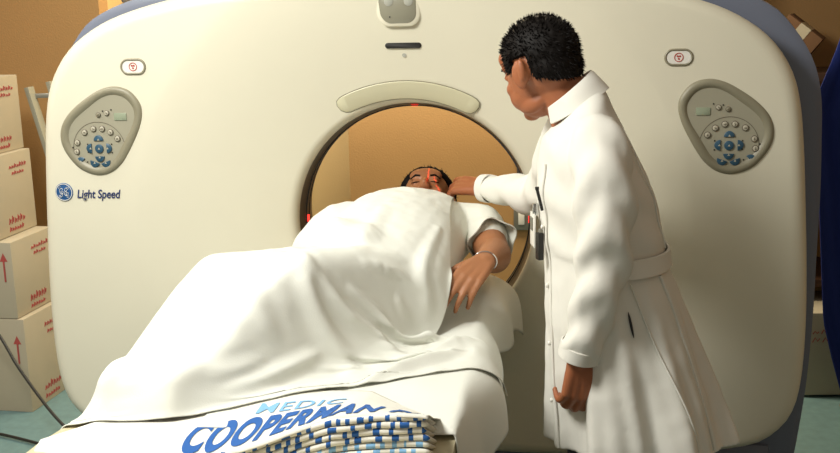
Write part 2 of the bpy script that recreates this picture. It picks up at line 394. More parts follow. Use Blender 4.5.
for k in range(4):
    a = PI/4+k*PI/2; add_tube(bm, stroke([(19*math.cos(a-.35), 19*math.sin(a-.35)), (21*math.cos(a), 21*math.sin(a)), (17.5*math.cos(a+.2), 17.5*math.sin(a+.2))]), .0009, 6, True, .5)
from_bm('emblem_script', bm, M['white'], lg)
# blue-grey plinth trim seen under the front cover
box('plinth', (0, .33, .15), (2.22, .38, .3), M['slate'], gantry, bevel=.03)

# ------------------------------------------------------------------ people
def skin_mat(name, col, rough=.5):
    return mat(name, col, rough, noise_amt=.08, noise_scale=12, bump=.15, bump_scale=500, sss=.08)
M['skin_doc'] = skin_mat('skin_warm', (.34, .115, .047))
M['skin_pat'] = skin_mat('skin_brown', (.36, .15, .065))
M['hair'] = mat('black_hair', (.006, .0045, .004), .6, spec=.15)
M['lips'] = mat('lips', (.24, .07, .05), .5)
M['coat'] = mat('coat_cotton', (.76, .745, .685), .85, bump=.12, bump_scale=500, spec=.2)
M['gown'] = mat('gown_cotton', (.72, .72, .65), .9, bump=.15, bump_scale=400, spec=.2)
M['sheet'] = mat('sheet_cotton', (.76, .77, .71), .9, bump=.12, bump_scale=350, spec=.2)
M['trouser'] = mat('dark_trousers', (.03, .03, .04), .8)
M['shoe'] = mat('black_leather', (.02, .015, .012), .35)

def add_ball(bm, c, r, rot=None, seg=20):
    g = bmesh.ops.create_uvsphere(bm, u_segments=seg, v_segments=seg*2//3, radius=1)
    m = Matrix.Translation(c) @ (rot.to_4x4() if rot is not None else Matrix()) @ Matrix.Diagonal((*(r if isinstance(r, (tuple, list)) else (r, r, r)), 1))
    bmesh.ops.transform(bm, matrix=m, verts=g['verts']); return g['verts']
def limb(bm, pts, rad, n=6, seg=16, flat=1.0):
    """smooth tapering volume with round ends"""
    r = [x if isinstance(x, (tuple, list)) else (x, x*flat) for x in rad]
    P = catmull([(*p, *q) for p, q in zip(pts, r)], n)
    add_tube(bm, [p[:3] for p in P], [(max(.003, p[3]), max(.003, p[4])) for p in P], seg)
    for i in (0, -1): add_ball(bm, P[i][:3], min(P[i][3], P[i][4])*.99, seg=12)
def add_head(bm, T, ears=True):
    """T: local head frame -> world; face looks to -y, crown +z, about 0.23 tall"""
    bm2 = bmesh.new(); B = lambda c, r, rot=None: add_ball(bm2, c, r, rot)
    B((0, .012, .030), (.076, .094, .084)); B((0, .03, .0), (.070, .072, .075)); B((0, -.022, -.018), (.064, .066, .082))
    B((0, -.028, -.070), (.050, .052, .040)); B((0, -.062, -.094), (.024, .020, .018))
    B((0, -.078, .024), (.046, .013, .010)); B((0, -.070, .045), (.052, .022, .030))
    for s in (-1, 1):
        B((.036*s, -.060, -.028), (.022, .022, .020)); B((.030*s, -.076, .004), (.014, .010, .009))
        B((.040*s, -.02, -.075), (.016, .040, .022)); B((.034*s, -.044, -.050), (.026, .036, .036))
        if ears:
            R_ = Matrix.Rotation(s*.35, 3, 'Z') @ Matrix.Rotation(-.15, 3, 'X')
            B((.082*s, .012, -.004), (.007, .023, .034), R_); B((.088*s, .024, .004), (.006, .009, .026), R_); B((.080*s, .006, -.030), (.006, .009, .011))
    limb(bm2, [(0, -.080, .018), (0, -.095, -.008), (0, -.106, -.026)], [.008, .009, .011], 4, 12); B((0, -.094, -.032), (.018, .014, .009))
    B((0, -.086, -.056), (.023, .009, .0065)); B((0, -.084, -.068), (.019, .009, .007))
    bmesh.ops.transform(bm2, matrix=T, verts=bm2.verts)
    me = bpy.data.meshes.new('t'); bm2.to_mesh(me); bm2.free(); bm.from_mesh(me)
def add_hand(bm, T, side, curl=(25, 35, 25), spread=4, thumb=(35, 20), length=1.0, curls=None):
    """local: wrist at origin, fingers +x, back of hand +z, thumb towards side*y"""
    bm2 = bmesh.new(); K = [(.086, .028, .046, .027, .020), (.090, .009, .050, .031, .022), (.086, -.011, .047, .029, .021), (.078, -.029, .037, .023, .019)]
    for i, (kx, ky, a, b, c) in enumerate(K):
        ky *= side; cu = curls[i] if curls else curl
        limb(bm2, [(0.0, ky*.55, 0), (kx*.5, ky*.8, .002), (kx, ky, 0)], [.015, .0135, .0115], 3, 10)
        p = Vector((kx, ky, 0)); yawf = side*math.radians(spread*(1.4-i)); th = 0; P = [p]; 
        for ln, cc in zip((a, b, c), cu):
            th += math.radians(cc); d = Vector((math.cos(th)*math.cos(yawf), math.cos(th)*math.sin(yawf), -math.sin(th))); p = p+d*ln; P.append(p)
        limb(bm2, P, [.0102, .0090, .0080, .0066], 3, 10)
        add_ball(bm2, P[1], (.0096, .0096, .0096), seg=8)
    add_ball(bm2, (.045, 0, -.003), (.050, .036, .013)); add_ball(bm2, (.028, side*.022, -.010), (.030, .018, .014))
    t0 = Vector((.022, side*.024, -.006)); a = math.radians(thumb[0]); e = math.radians(thumb[1])
    d1 = Vector((math.cos(a), side*math.sin(a), -.25)).normalized(); d2 = Vector((math.cos(a-e), side*math.sin(a-e), -.35)).normalized()
    limb(bm2, [t0, t0+d1*.042, t0+d1*.042+d2*.032, t0+d1*.042+d2*.056], [.015, .0115, .010, .0078], 3, 10)
    for v in bm2.verts: v.co *= length
    bmesh.ops.transform(bm2, matrix=T, verts=bm2.verts)
    me = bpy.data.meshes.new('t'); bm2.to_mesh(me); bm2.free(); bm.from_mesh(me)
def frame(origin, xdir, zdir):
    x = Vector(xdir).normalized(); z = Vector(zdir); z = (z-x*z.dot(x)).normalized(); y = z.cross(x)
    return Matrix(((x.x, y.x, z.x, origin[0]), (x.y, y.y, z.y, origin[1]), (x.z, y.z, z.z, origin[2]), (0, 0, 0, 1)))
def head_frame(origin, facing, crown):
    f = Vector(facing).normalized(); u = Vector(crown); u = (u-f*u.dot(f)).normalized(); y = -f; x = y.cross(u)
    return Matrix(((x.x, y.x, u.x, origin[0]), (x.y, y.y, u.y, origin[1]), (x.z, y.z, u.z, origin[2]), (0, 0, 0, 1)))
def hair_cap(name, T, parent, cover, thick=.012, tuft=900, tl=.018, seed=3, m=None):
    """cover(dir)->0..1 says where hair grows on the skull"""
    rnd = random.Random(seed); bm = bmesh.new()
    g = bmesh.ops.create_icosphere(bm, subdivisions=5, radius=1)
    def surf(d, off):
        # skull envelope: larger of two ellipsoids
        best = 0
        for c, r in (((0, .012, .030), (.076, .094, .084)), ((0, .03, .0), (.070, .072, .075)), ((0, -.022, -.018), (.064, .066, .082))):
            # ray from (0,.01,.02)
            o = Vector((0, .01, .02))-Vector(c); A = sum((d[i]/r[i])**2 for i in range(3)); B_ = sum(o[i]*d[i]/r[i]**2 for i in range(3)); C_ = sum((o[i]/r[i])**2 for i in range(3))-1
            disc = B_*B_-A*C_
            if disc > 0: best = max(best, (-B_+math.sqrt(disc))/A)
        return Vector((0, .01, .02))+d*(best+off)
    for v in bm.verts:
        d = v.co.normalized(); k = cover(d); n_ = noise.noise(d*9)*.003+noise.noise(d*30)*.0022
        v.co = surf(d, -.006+(thick+.006+n_)*min(1, k*1.6) if k > 0 else -.008)
    kill = [f for f in bm.faces if all(cover((v.co-Vector((0, .01, .02))).normalized()) <= 0 for v in f.verts)]
    bmesh.ops.delete(bm, geom=kill, context='FACES')
    n = 0
    while n < tuft:
        d = Vector((rnd.gauss(0, 1), rnd.gauss(0, 1), rnd.gauss(0, 1))).normalized(); k = cover(d)
        if k <= .12: continue
        n += 1; p = surf(d, thick*.5*min(1, k*1.6)); lay = Vector((rnd.uniform(-.4, .4), .25+rnd.uniform(-.6, .4)*1, -.75 if d.z < .4 else -.1))
        q = p+(d*.75+lay*.6).normalized()*tl*rnd.uniform(.5, 1.1)*min(1, .35+k)
        a = d.cross(Vector((rnd.random()-.5, rnd.random()-.5, rnd.random()-.5))).normalized()*.0022; b = d.cross(a).normalized()*.0022
        vs = [bm.verts.new(x) for x in (p+a, p-a*.5+b*.87, p-a*.5-b*.87)]; w = bm.verts.new(q)
        bm.faces.new(vs)
        for i in range(3): bm.faces.new((vs[i], vs[(i+1) % 3], w))
    bmesh.ops.transform(bm, matrix=T, verts=bm.verts)
    return from_bm(name, bm, m or M['hair'], parent)
def face_bits(T, parent, closed):
    for s in (-1, 1):
        bm = bmesh.new()
        add_tube(bm, [T @ Vector(p) for p in ((.016*s, -.0915, .022), (.03*s, -.089, .027), (.047*s, -.077, .022))], [.0028, .0034, .002], 8, True)
        from_bm('eyebrow', bm, M['hair'], parent)
    for s in (-1, 1):
        bm = bmesh.new()
        if closed: add_tube(bm, [T @ Vector(p) for p in ((.017*s, -.0835, .001), (.03*s, -.0875, -.004), (.043*s, -.079, .0))], [.0012, .0016, .001], 8); mm = M['hair']
        else:
            add_ball(bm, T @ Vector((.030*s, -.0795, .003)), (.0085, .0085, .0065)); mm = M['white']
        e = from_bm('eyelid' if closed else 'eye', bm, mm, parent)
        if not closed:
            bm = bmesh.new(); add_ball(bm, T @ Vector((.030*s, -.0855, .002)), .0038, seg=10); from_bm('iris', bm, M['black'], e)
    bm = bmesh.new(); add_tube(bm, [T @ Vector(p) for p in ((-.022, -.088, -.062), (-.008, -.0955, -.059), (.008, -.0955, -.059), (.022, -.088, -.062))], [.002, .0042, .0042, .002], 8); from_bm('lips', bm, M['lips'], parent)

# ---- patient lying on the table
def add_torso(bm, rows, seg=28):
    """rows: centre (x,y,z), half width (x), half height (z) along y"""
    P = catmull([(*c, w, h) for c, w, h in rows], 5); rings = []
    for p in P: rings.append([bm.verts.new((p[0]+p[3]*math.cos(a), p[1], p[2]+p[4]*math.sin(a))) for a in np.linspace(0, 2*PI, seg, endpoint=False)])
    for i in range(len(rings)-1):
        for k in range(seg): bm.faces.new((rings[i][k], rings[i][(k+1) % seg], rings[i+1][(k+1) % seg], rings[i+1][k]))
    bm.faces.new(rings[0]); bm.faces.new(rings[-1][::-1])
TORSO = [((.035, .07, 1.0), .09, .06), ((.03, .02, 1.0), .17, .108), ((.012, -.08, 1.003), .180, .130), ((.004, -.18, 1.0), .178, .134), ((-.005, -.28, .995), .178, .130), ((-.02, -.38, .985), .185, .118), ((-.03, -.49, .975), .18, .10), ((-.03, -.57, .97), .12, .07)]
HP = head_frame((.040, .225, 1.046), (.02, -.50, .86), (-.05, .86, .5))
patient = empty('person', (0, -.5, .87)); tag(patient, 'patient lying on the scanner table under a white sheet, one bare arm out', 'person', None)
WR = Vector((.258, -.375, 1.005)); 
bm = bmesh.new()
add_torso(bm, TORSO)
limb(bm, [(.035, .0, 1.0), (.04, .09, 1.01), (.045, .19, 1.035)], [.065, .055, .055])
add_head(bm, HP)
limb(bm, [(.17, -.0, 1.02), (.225, -.02, 1.015), (.256, -.12, .995), (.275, -.215, .985)], [.06, .056, .050, .045])
limb(bm, [(.275, -.205, .985), (.277, -.26, .99), (.268, -.33, 1.0), WR], [.046, .045, .036, (.027, .021)])
add_hand(bm, frame(WR, (-.42, -.88, -.27), (.25, -.42, .9)), -1, None, 3, (34, 15), 1.0, curls=[(14, 22, 14), (20, 26, 16), (26, 30, 18), (32, 34, 20)])
limb(bm, [(-.13, -.0, 1.02), (-.19, -.02, 1.01), (-.235, -.13, .97), (-.25, -.24, .94)], [.06, .055, .048, .042])
limb(bm, [(-.25, -.24, .94), (-.2, -.33, 1.03), (-.12, -.42, 1.10)], [.042, .038, .026])
add_hand(bm, frame((-.12, -.42, 1.10), (.75, -.65, .05), (.1, 0, 1)), 1, (15, 20, 15))
for hip, knee, ank, toe in (((-.11, -.46, .965), (-.315, -.77, 1.055), (-.42, -1.00, .925), (-.45, -1.08, .925)), ((.06, -.46, .965), (-.125, -.76, 1.065), (-.27, -1.00, .925), (-.32, -1.08, .925))):
    h, k, a, t = map(Vector, (hip, knee, ank, toe))
    limb(bm, [h, h.lerp(k, .5), k], [.088, .075, .056]); limb(bm, [k, k.lerp(a, .3), k.lerp(a, .7), a], [.056, .054, .042, .034])
    limb(bm, [a+Vector((.01, .02, -.02)), a.lerp(t, .5), t], [.033, .034, .022])
me = voxelize(bm, .0045, 3)
pbody = finish('body', me, M['skin_pat'], patient); 
face_bits(HP, patient, True)
hair_cap('hair', HP, patient, lambda d: max(0, min(1, (d.z*.95+d.y*.85-.02)*3)), thick=.018, tuft=500, tl=.02, seed=5)
# gown over the torso with a short sleeve on the near arm
bm = bmesh.new()
add_torso(bm, [((c[0], c[1]-.012, c[2]), w+.010, h+.010) for c, w, h in TORSO[:]])
limb(bm, [(.15, -.005, 1.02), (.225, -.02, 1.02), (.25, -.10, 1.005)], [.070, .066, .060])
limb(bm, [(-.12, -.0, 1.02), (-.20, -.03, 1.01), (-.24, -.14, .97)], [.07, .066, .062])
limb(bm, [(.03, .02, 1.0), (.038, .085, 1.0)], [.074, .064])
me = voxelize(bm, .006, 3)
displace(me, lambda c: noise.noise(Vector((c.x*14, c.y*8, c.z*14)))*.004+noise.noise(c*45)*.0012)
gown = finish('gown', me, M['gown'], patient)
# flared sleeve edge
L = []
c0 = Vector((.243, -.085, 1.01)); ax = Vector((.045, -.10, -.02)).normalized(); ex_ = ax.cross(Vector((0, 0, 1))).normalized(); ey_ = ex_.cross(ax)
for t, r in ((0, .058), (.02, .064), (.042, .068), (.058, .072), (.0585, .069), (.04, .064), (.02, .058)):
    L.append([tuple(c0+ax*(t+.006*math.sin(3*a)*(t > .03))+(ex_*math.cos(a)+ey_*math.sin(a))*(r+.005*math.sin(5*a+1)*min(1, t*25))) for a in np.linspace(0, 2*PI, 48, endpoint=False)])
ring_profile('gown_sleeve', L, M['gown'], patient)
# bracelet
bm = bmesh.new(); bx = (Vector((.268, -.33, 1.0))-WR).normalized(); e1 = bx.cross(Vector((0, 0, 1))).normalized(); e2 = e1.cross(bx)
cw = WR+bx*.006
for o in (0, .006):
    ring = [cw+bx*o+e1*math.cos(a)*.031+e2*math.sin(a)*.0255 for a in np.linspace(0, 2*PI, 33)]
    add_tube(bm, ring, .0016, 6, False)
tag(from_bm('bracelet', bm, M['chrome']), 'thin metal bracelet around the patient wrist', 'bracelet')

# ---- doctor
doctor = empty('person', (.56, -.5, 0)); tag(doctor, 'black-haired doctor in white lab coat reaching over to the patient head', 'person')
HD = head_frame((.400, -.475, 1.500), (-.71, .66, -.30), (-.28, .14, .95))
bm = bmesh.new()
add_head(bm, HD)
limb(bm, [(.495, -.50, 1.35), (.462, -.495, 1.43), (.420, -.485, 1.49)], [.060, .056, .057])
# trunk
def vloft(bm, rows, seg=40):
    P = catmull(rows, 5); rings = []
    for z, x0, x1, cy, ry in P:
        cx, rx = (x0+x1)/2, (x1-x0)/2
        rings.append([bm.verts.new((cx+rx*math.cos(a), cy+ry*math.sin(a), z)) for a in np.linspace(0, 2*PI, seg, endpoint=False)])
    for i in range(len(rings)-1):
        for k in range(seg): bm.faces.new((rings[i][k], rings[i][(k+1) % seg], rings[i+1][(k+1) % seg], rings[i+1][k]))
    bm.faces.new(rings[0]); bm.faces.new(rings[-1][::-1])
vloft(bm, [(.78, .46, .70, -.5, .16), (.95, .45, .69, -.5, .16), (1.1, .44, .65, -.5, .14), (1.25, .435, .60, -.5, .145), (1.34, .445, .545, -.5, .12), (1.39, .455, .52, -.5, .075)])
for hy, ky, fx in ((-.42, -.41, .50), (-.59, -.62, .60)):
    limb(bm, [(.59, hy, .85), (.55 if fx < .55 else .6, ky, .46), (fx+.05, ky, .10)], [.085, .058, .04])
    limb(bm, [(fx+.06, ky, .05), (fx-.04, ky+.01, .04), (fx-.13, ky+.02, .035)], [.038, .036, .026])
LS, LE, LW = Vector((.530, -.635, 1.315)), Vector((.54, -.695, 1.08)), Vector((.494, -.69, .855))
RS, RE, RW = Vector((.485, -.345, 1.335)), Vector((.415, -.17, 1.13)), Vector((.218, .045, 1.125))
limb(bm, [LS, LE], [.045, .042]); limb(bm, [LE, LE.lerp(LW, .4), LW], [.042, .038, (.026, .022)])
limb(bm, [RS, RE], [.044, .042]); limb(bm, [RE, RE.lerp(RW, .4), RW], [.042, .038, (.026, .023)])
add_hand(bm, frame(LW, (-.06, -.02, -1), (.35, -.94, .0)), 1, None, 3, (30, 25), 1.0, curls=[(32, 40, 25), (38, 45, 30), (42, 48, 30), (46, 50, 30)])
add_hand(bm, frame(RW, (-.72, .68, -.04), (.1, -.65, .75)), -1, None, 6, (30, 10), 1.04, curls=[(12, 22, 15), (22, 30, 20), (30, 38, 25), (38, 42, 28)])
me = voxelize(bm, .0045, 2)
finish('body', me, M['skin_doc'], doctor)
face_bits(HD, doctor, False)
def doc_cover(d):
    # front hairline, temples in front of the ears, nape
    k = (d.z-.10)*3+max(0, d.y)*3.2 - max(0, -d.y-.55)*3.0
    if d.y > -.1: k += 1.0*(d.z > -.62+.0*d.x)-(.0)
    if abs(d.x) > .6 and d.y < .22 and d.z < -.16: k -= 3
    if abs(d.x) > .6 and -.62 < d.y < .1 and -.16 < d.z < .4: k = max(k, .8)
    if abs(d.x) > .7 and abs(d.y-.05) < .28 and d.z < .16: k -= 3
    if d.z < -.55: k = (d.y-.45)*3-(-.55-d.z)*6
    return max(0, min(1, k))
hair_cap('hair', HD, doctor, doc_cover, thick=.007, tuft=2600, tl=.014, seed=4)
bm = bmesh.new()
for hy, ky, fx in ((-.42, -.41, .50), (-.59, -.62, .60)):
    limb(bm, [(.59, hy, .88), (.555 if fx < .55 else .605, ky, .46), (fx+.05, ky, .10)], [.10, .085, .085])
me = voxelize(bm, .01, 2); finish('trousers', me, M['trouser'], doctor)
for ky, fx in ((-.41, .50), (-.62, .60)):
    bm = bmesh.new(); limb(bm, [(fx+.075, ky, .045), (fx-.03, ky+.01, .045), (fx-.13, ky+.02, .035)], [.045, .046, .034]); 
    me = voxelize(bm, .006, 2)
    finish('shoe', me, M['shoe'], doctor)

# lab coat: trunk, skirt and sleeves as one shell
CROWS = [(.605, .425, .858, -.5, .235), (.68, .425, .838, -.5, .228), (.78, .42, .803, -.5, .215), (.88, .415, .765, -.5, .20), (.98, .41, .728, -.5, .188), (1.05, .408, .700, -.5, .178), (1.12, .400, .690, -.5, .178), (1.2, .394, .668, -.5, .182), (1.28, .396, .635, -.5, .182), (1.345, .408, .600, -.5, .168), (1.39, .425, .568, -.5, .135), (1.412, .438, .555, -.5, .10), (1.428, .450, .530, -.5, .072)]
CP = np.array(catmull(CROWS, 8))
def coat_pt(a, z, off=0):
    z0, x0, x1, cy, ry = [np.interp(z, CP[:, 0], CP[:, i]) for i in range(5)]
    cx, rx = (x0+x1)/2, (x1-x0)/2
    f = max(0, (1.04-z)/.44)
    w = f*(.017*math.sin(7*a+.8+2.2*f)+.009*math.sin(13*a+2+f*2)+.006*math.sin(23*a))
    w += .004*math.sin(9*z*6+3*a)*(z > 1.08)*(z < 1.35)*abs(math.sin(a*2))
    rr = 1+0*w
    x = cx+(rx+off+w)*math.cos(a); y = cy+(ry+off+w)*math.sin(a)
    return Vector((x, y, z+.042*math.cos(a)*min(1, max(0, (z-1.34)/.08))))
bm = bmesh.new(); SEG = 180; rings = []
for z in list(np.linspace(.605, 1.428, 80)):
    rings.append([bm.verts.new(coat_pt(a, z)) for a in np.linspace(0, 2*PI, SEG, endpoint=False)])
for i in range(len(rings)-1):
    for k in range(SEG): bm.faces.new((rings[i][k], rings[i][(k+1) % SEG], rings[i+1][(k+1) % SEG], rings[i+1][k]))
bm.faces.new(rings[0]); bm.faces.new(rings[-1][::-1])
def sleeve(bm, pts, rad, seed, seg=40, per=16, amp=.006):
    P = catmull([(*p, r) for p, r in zip(pts, rad)], per); n = len(P); rings = []
    V = [Vector(p[:3]) for p in P]; nx = None
    for i, p in enumerate(V):
        t = (V[min(i+1, n-1)]-V[max(i-1, 0)]).normalized()
        if nx is None: nx = t.cross(Vector((1, 0, 0))).normalized()
        nx = (nx-t*nx.dot(t)).normalized(); ny = t.cross(nx); r = P[i][3]; ring = []
        for k in range(seg):
            a = 2*PI*k/seg; s = i/n
            w = amp*math.sin(s*34+seed+2.0*math.sin(a+seed)+1.1*math.cos(2*a))*(.35+.65*math.exp(-((s-.55)/.28)**2))+amp*.5*noise.noise(Vector((math.cos(a)*2+seed, math.sin(a)*2, s*9)))
            ring.append(bm.verts.new(p+(nx*math.cos(a)+ny*math.sin(a))*(r+w)))
        rings.append(ring)
    for i in range(n-1):
        for k in range(seg): bm.faces.new((rings[i][k], rings[i][(k+1) % seg], rings[i+1][(k+1) % seg], rings[i+1][k]))
    bm.faces.new(rings[0]); bm.faces.new(rings[-1][::-1])
    return V, rings
LP = [(.520, -.60, 1.372), (.532, -.655, 1.325), (.542, -.70, 1.22), (.540, -.70, 1.08), (.513, -.70, .95), (.489, -.69, .866)]
sleeve(bm, LP, [.050, .066, .066, .059, .049, .043], 1.3, amp=.008)
RP = [(.49, -.42, 1.355), (.475, -.35, 1.32), (.445, -.25, 1.225), (.405, -.165, 1.145), (.318, -.07, 1.135), (.238, .022, 1.127)]
sleeve(bm, RP, [.052, .074, .068, .060, .046, .036], 4.1, amp=.005)
me = voxelize(bm, .0055, 3)
displace(me, lambda c: noise.noise(c*11)*.004+noise.noise(c*28)*.0012)
coat = finish('lab_coat', me, M['coat'], doctor)
# cuffs
def cuff(P, r, name):
    a, b = Vector(P[-2]), Vector(P[-1]); t = (b-a).normalized(); e = t.cross(Vector((1, 0, 0))).normalized(); f = t.cross(e); c = b-t*.016; L = []
    for dt, dr in ((-.012, .0005), (-.010, .003), (.020, .002), (.0215, 0), (.020, -.004), (-.004, -.004)):
        L.append([tuple(c+t*dt+(e*math.cos(q)+f*math.sin(q))*(r+dr+.0015*math.sin(3*q))) for q in np.linspace(0, 2*PI, 40, endpoint=False)])
    ring_profile(name, L, M['coat'], doctor)
cuff(LP, .0455, 'cuff'); cuff(RP, .0385, 'cuff')
# half belt across the back
bm = bmesh.new(); rows = []
NB = 60; A0, A1 = math.radians(-83), math.radians(70)
for k in range(NB+1):
    a = A0+(A1-A0)*k/NB; zc = 1.062+.0*k
    row = []
    for dz, off in ((-.021, .003), (-.020, .0085), (.020, .0085), (.021, .003)):
        q = coat_pt(a, zc+dz, off+.003); row.append(bm.verts.new(q))
    rows.append(row)
for k in range(NB):
    for j in range(3): bm.faces.new((rows[k][j], rows[k][j+1], rows[k+1][j+1], rows[k+1][j]))
bm.faces.new(rows[0]); bm.faces.new(rows[-1][::-1]); from_bm('half_belt', bm, M['coat'], doctor)
# collar and seams
def strip(name, pts, r, m=None, flat=1): tube(name, pts, r, m or M['coat'], doctor, 8, flat)
L = []
for t, (dz, dr) in enumerate(((.004, -.006), (.028, -.008), (.034, -.004), (.030, .002), (.012, .009), (-.010, .017), (-.011, .013), (.010, .005))):
    ring = []
    for a in np.linspace(-2.7, 2.7, 40):
        ring.append((.484+(.054+dr)*math.cos(a)-.5*dz, -.499+(.068+dr)*math.sin(a), 1.424+dz*.9+.042*math.cos(a)))
    L.append(ring)
vs = [p for l in L for p in l]; fs = [(i*40+k, i*40+k+1, (i+1)*40+k+1, (i+1)*40+k) for i in range(7) for k in range(39)]
mesh('collar', vs, fs, M['coat'], doctor)
side_a = math.radians(-72)
strip('side_seam', [coat_pt(side_a+.35*t, 1.03-.42*t, .0035) for t in np.linspace(0, 1, 30)], .0022)
strip('back_pleat', [coat_pt(math.radians(-38)+.10*t, 1.035-.42*t, .003) for t in np.linspace(0, 1, 30)], .004)
strip('back_seam', [coat_pt(math.radians(-22), 1.09+.27*t, .004) for t in np.linspace(0, 1, 20)], .0018)
strip('pocket_slit', [coat_pt(math.radians(-80), .97-.06*t, .004) for t in np.linspace(0, 1, 8)], [.0005, .002, .0028, .003, .003, .0026, .002, .0005], M['gap'])
strip('front_edge', [coat_pt(math.radians(-150), .61+.68*t, .002) for t in np.linspace(0, 1, 30)], .0028)
for z in (.72, .86, 1.0, 1.14):
    q = coat_pt(math.radians(-156), z, .004); bm = bmesh.new(); add_ball(bm, q, (.004, .006, .006), seg=12); from_bm('button', bm, M['white'], doctor)
# breast pocket with pen, badge and pager
def out(a, z, off): return coat_pt(math.radians(a), z, off)
pk = [out(-158+d, z, .006) for d, z in ((0, 1.06), (30, 1.06), (30, 1.165), (0, 1.165))]
bm = bmesh.new(); tube_pts = [out(-152, 1.182, .007), out(-152, 1.232, .013)]
add_tube(bm, tube_pts, .0038, 10); add_tube(bm, [out(-152, 1.232, .013), out(-152, 1.238, .014)], .0048, 10)
tag(from_bm('pen', bm, M['black']), 'black pen clipped in the chest pocket of the lab coat', 'pen')
bdg = empty('identity_badge', out(-170, 1.10, .02)); tag(bdg, 'white identity badge hanging from the front of the lab coat', 'badge')
rr = Matrix.Rotation(math.radians(12), 3, 'Z')
b1 = box('badge_card', out(-170, 1.125, .016), (.004, .05, .080), M['white'], bdg, rot=rr, bevel=.0012)
box('badge_photo', out(-170, 1.14, .0185), (.003, .024, .03), M['metal'], b1, rot=rr)
box('badge_stripe', out(-170, 1.10, .0185), (.003, .045, .012), M['red'], b1, rot=rr)
box('badge_clip', out(-168, 1.175, .010), (.012, .012, .03), M['chrome'], bdg, rot=rr, bevel=.002)
pgr = empty('pager', out(-156, 1.09, .012)); tag(pgr, 'small black pager clipped on the lab coat below the badge', 'pager')
rq = Matrix.Rotation(math.radians(24), 3, 'Z')
box('pager_body', out(-156, 1.095, .014), (.014, .022, .066), M['black'], pgr, rot=rq, bevel=.004)
box('pager_clip', out(-156, 1.12, .008), (.008, .014, .03), M['metal'], pgr, rot=rq, bevel=.002)

# ------------------------------------------------------------------ patient table
M['table'] = mat('table_beige', (.56, .50, .33), .5)
M['pad'] = mat('table_pad', (.45, .42, .33), .6)
M['linen'] = mat('linen_white', (.80, .79, .72), .9, bump=.2, bump_scale=500, spec=.2)
M['ink'] = mat('linen_ink_blue', (.02, .11, .38), .9)
M['ink_pale'] = mat('linen_ink_faded', (.22, .46, .74), .9)
table = empty('patient_table', (0, -.8, 0)); tag(table, 'beige scanner table carrying the patient into the round opening', 'table')
L = []
for y in (-1.55, -1.548, -1.2, -.4, .28, .32):
    e = .01 if y in (-1.55, .32) else 0; ring = []
    for k in range(25):
        t = -1+2*k/24; ring.append((t*(.235-e), y, .853-e-.012+.012*(abs(t)**3)*1))
    for k in range(25):
        t = 1-2*k/24; ring.append((t*(.225-e), y, .800+e+.026*abs(t)**2))
    L.append(ring)
ring_profile('cradle', L, M['pad'], table, cap=True)
box('table_body', (0, -.88, .735), (.50, 1.34, .13), M['table'], table, bevel=.03, seg=4)
PL = [(-.27, -.88), (-.49, -.95), (-.54, -1.22), (-.545, -1.32), (-.52, -1.62), (.25, -1.62), (.25, -1.0), (.25, -.88)]
vs = [(x, y, .853) for x, y in PL]+[(x, y, .80) for x, y in PL]; n = len(PL)
mesh('end_shelf', vs, [tuple(range(n)), tuple(range(n, 2*n))]+[(k, (k+1) % n, n+(k+1) % n, n+k) for k in range(n)], M['table'], table)
bm = bmesh.new()
rows = [(.0, .27, -1.5, -.25), (.08, .26, -1.48, -.3), (.16, .20, -1.3, -.45), (.5, .19, -1.25, -.5), (.68, .22, -1.35, -.35), (.70, .22, -1.35, -.35)]
LL = []
for z, hw, y0, y1 in rows: LL.append([(x, (y0+y1)/2+w, z) for x, w in stadium(0, 0, hw*2, y1-y0, 6, .06)])
bm.free(); ring_profile('pedestal', LL, M['table'], table, cap=True)

# pillow / head holder in the bore
bm = bmesh.new(); add_ball(bm, (.04, .24, .915), (.14, .10, .062)); displace_me = from_bm('head_rest', bm, M['linen'])
tag(displace_me, 'small white cushion under the patient head inside the opening', 'cushion')

# under sheet: lies on the table, hangs over the side beside the doctor
def under(s, y):
    """s: distance across from the left edge of the table"""
    W = .50; x0 = -.25
    wav = .5+.5*math.sin(y*8.5+1.9); wv2 = .6*math.sin(y*23+.7)
    if s < W: return (x0+s, y, .868+.004*noise.noise(Vector((s*9, y*9, 0))))
    h = s-W
    bulge = .045+.045*wav+.012*wv2
    bulge *= float(np.interp(y, [-1.15, -.9, -.6], [.25, .7, 1]))
    return (x0+W+bulge*(1-math.exp(-h/.04))+.05*h*wv2, y+.02*math.sin(h*20)*wv2, .868-h*.90+.02*math.exp(-(h/.05)**2)*0)
ny, ns = 110, 70; vs = []; fs = []
for i in range(ny):
    y = -1.15+(.12+1.15-.10)*i/(ny-1)
    hang = .17+.05*math.sin(y*5+.5)+.02*math.sin(y*17)
    for j in range(ns): vs.append(under((.50+hang)*j/(ns-1), y))
for i in range(ny-1):
    for j in range(ns-1): fs.append((i*ns+j, i*ns+j+1, (i+1)*ns+j+1, (i+1)*ns+j))
us = mesh('under_sheet', vs, fs, M['sheet'], ang=None)
md = us.modifiers.new('thick', 'SOLIDIFY'); md.thickness = .003
tag(us, 'white bed sheet under the patient, hanging over the table edge beside the doctor', 'sheet')

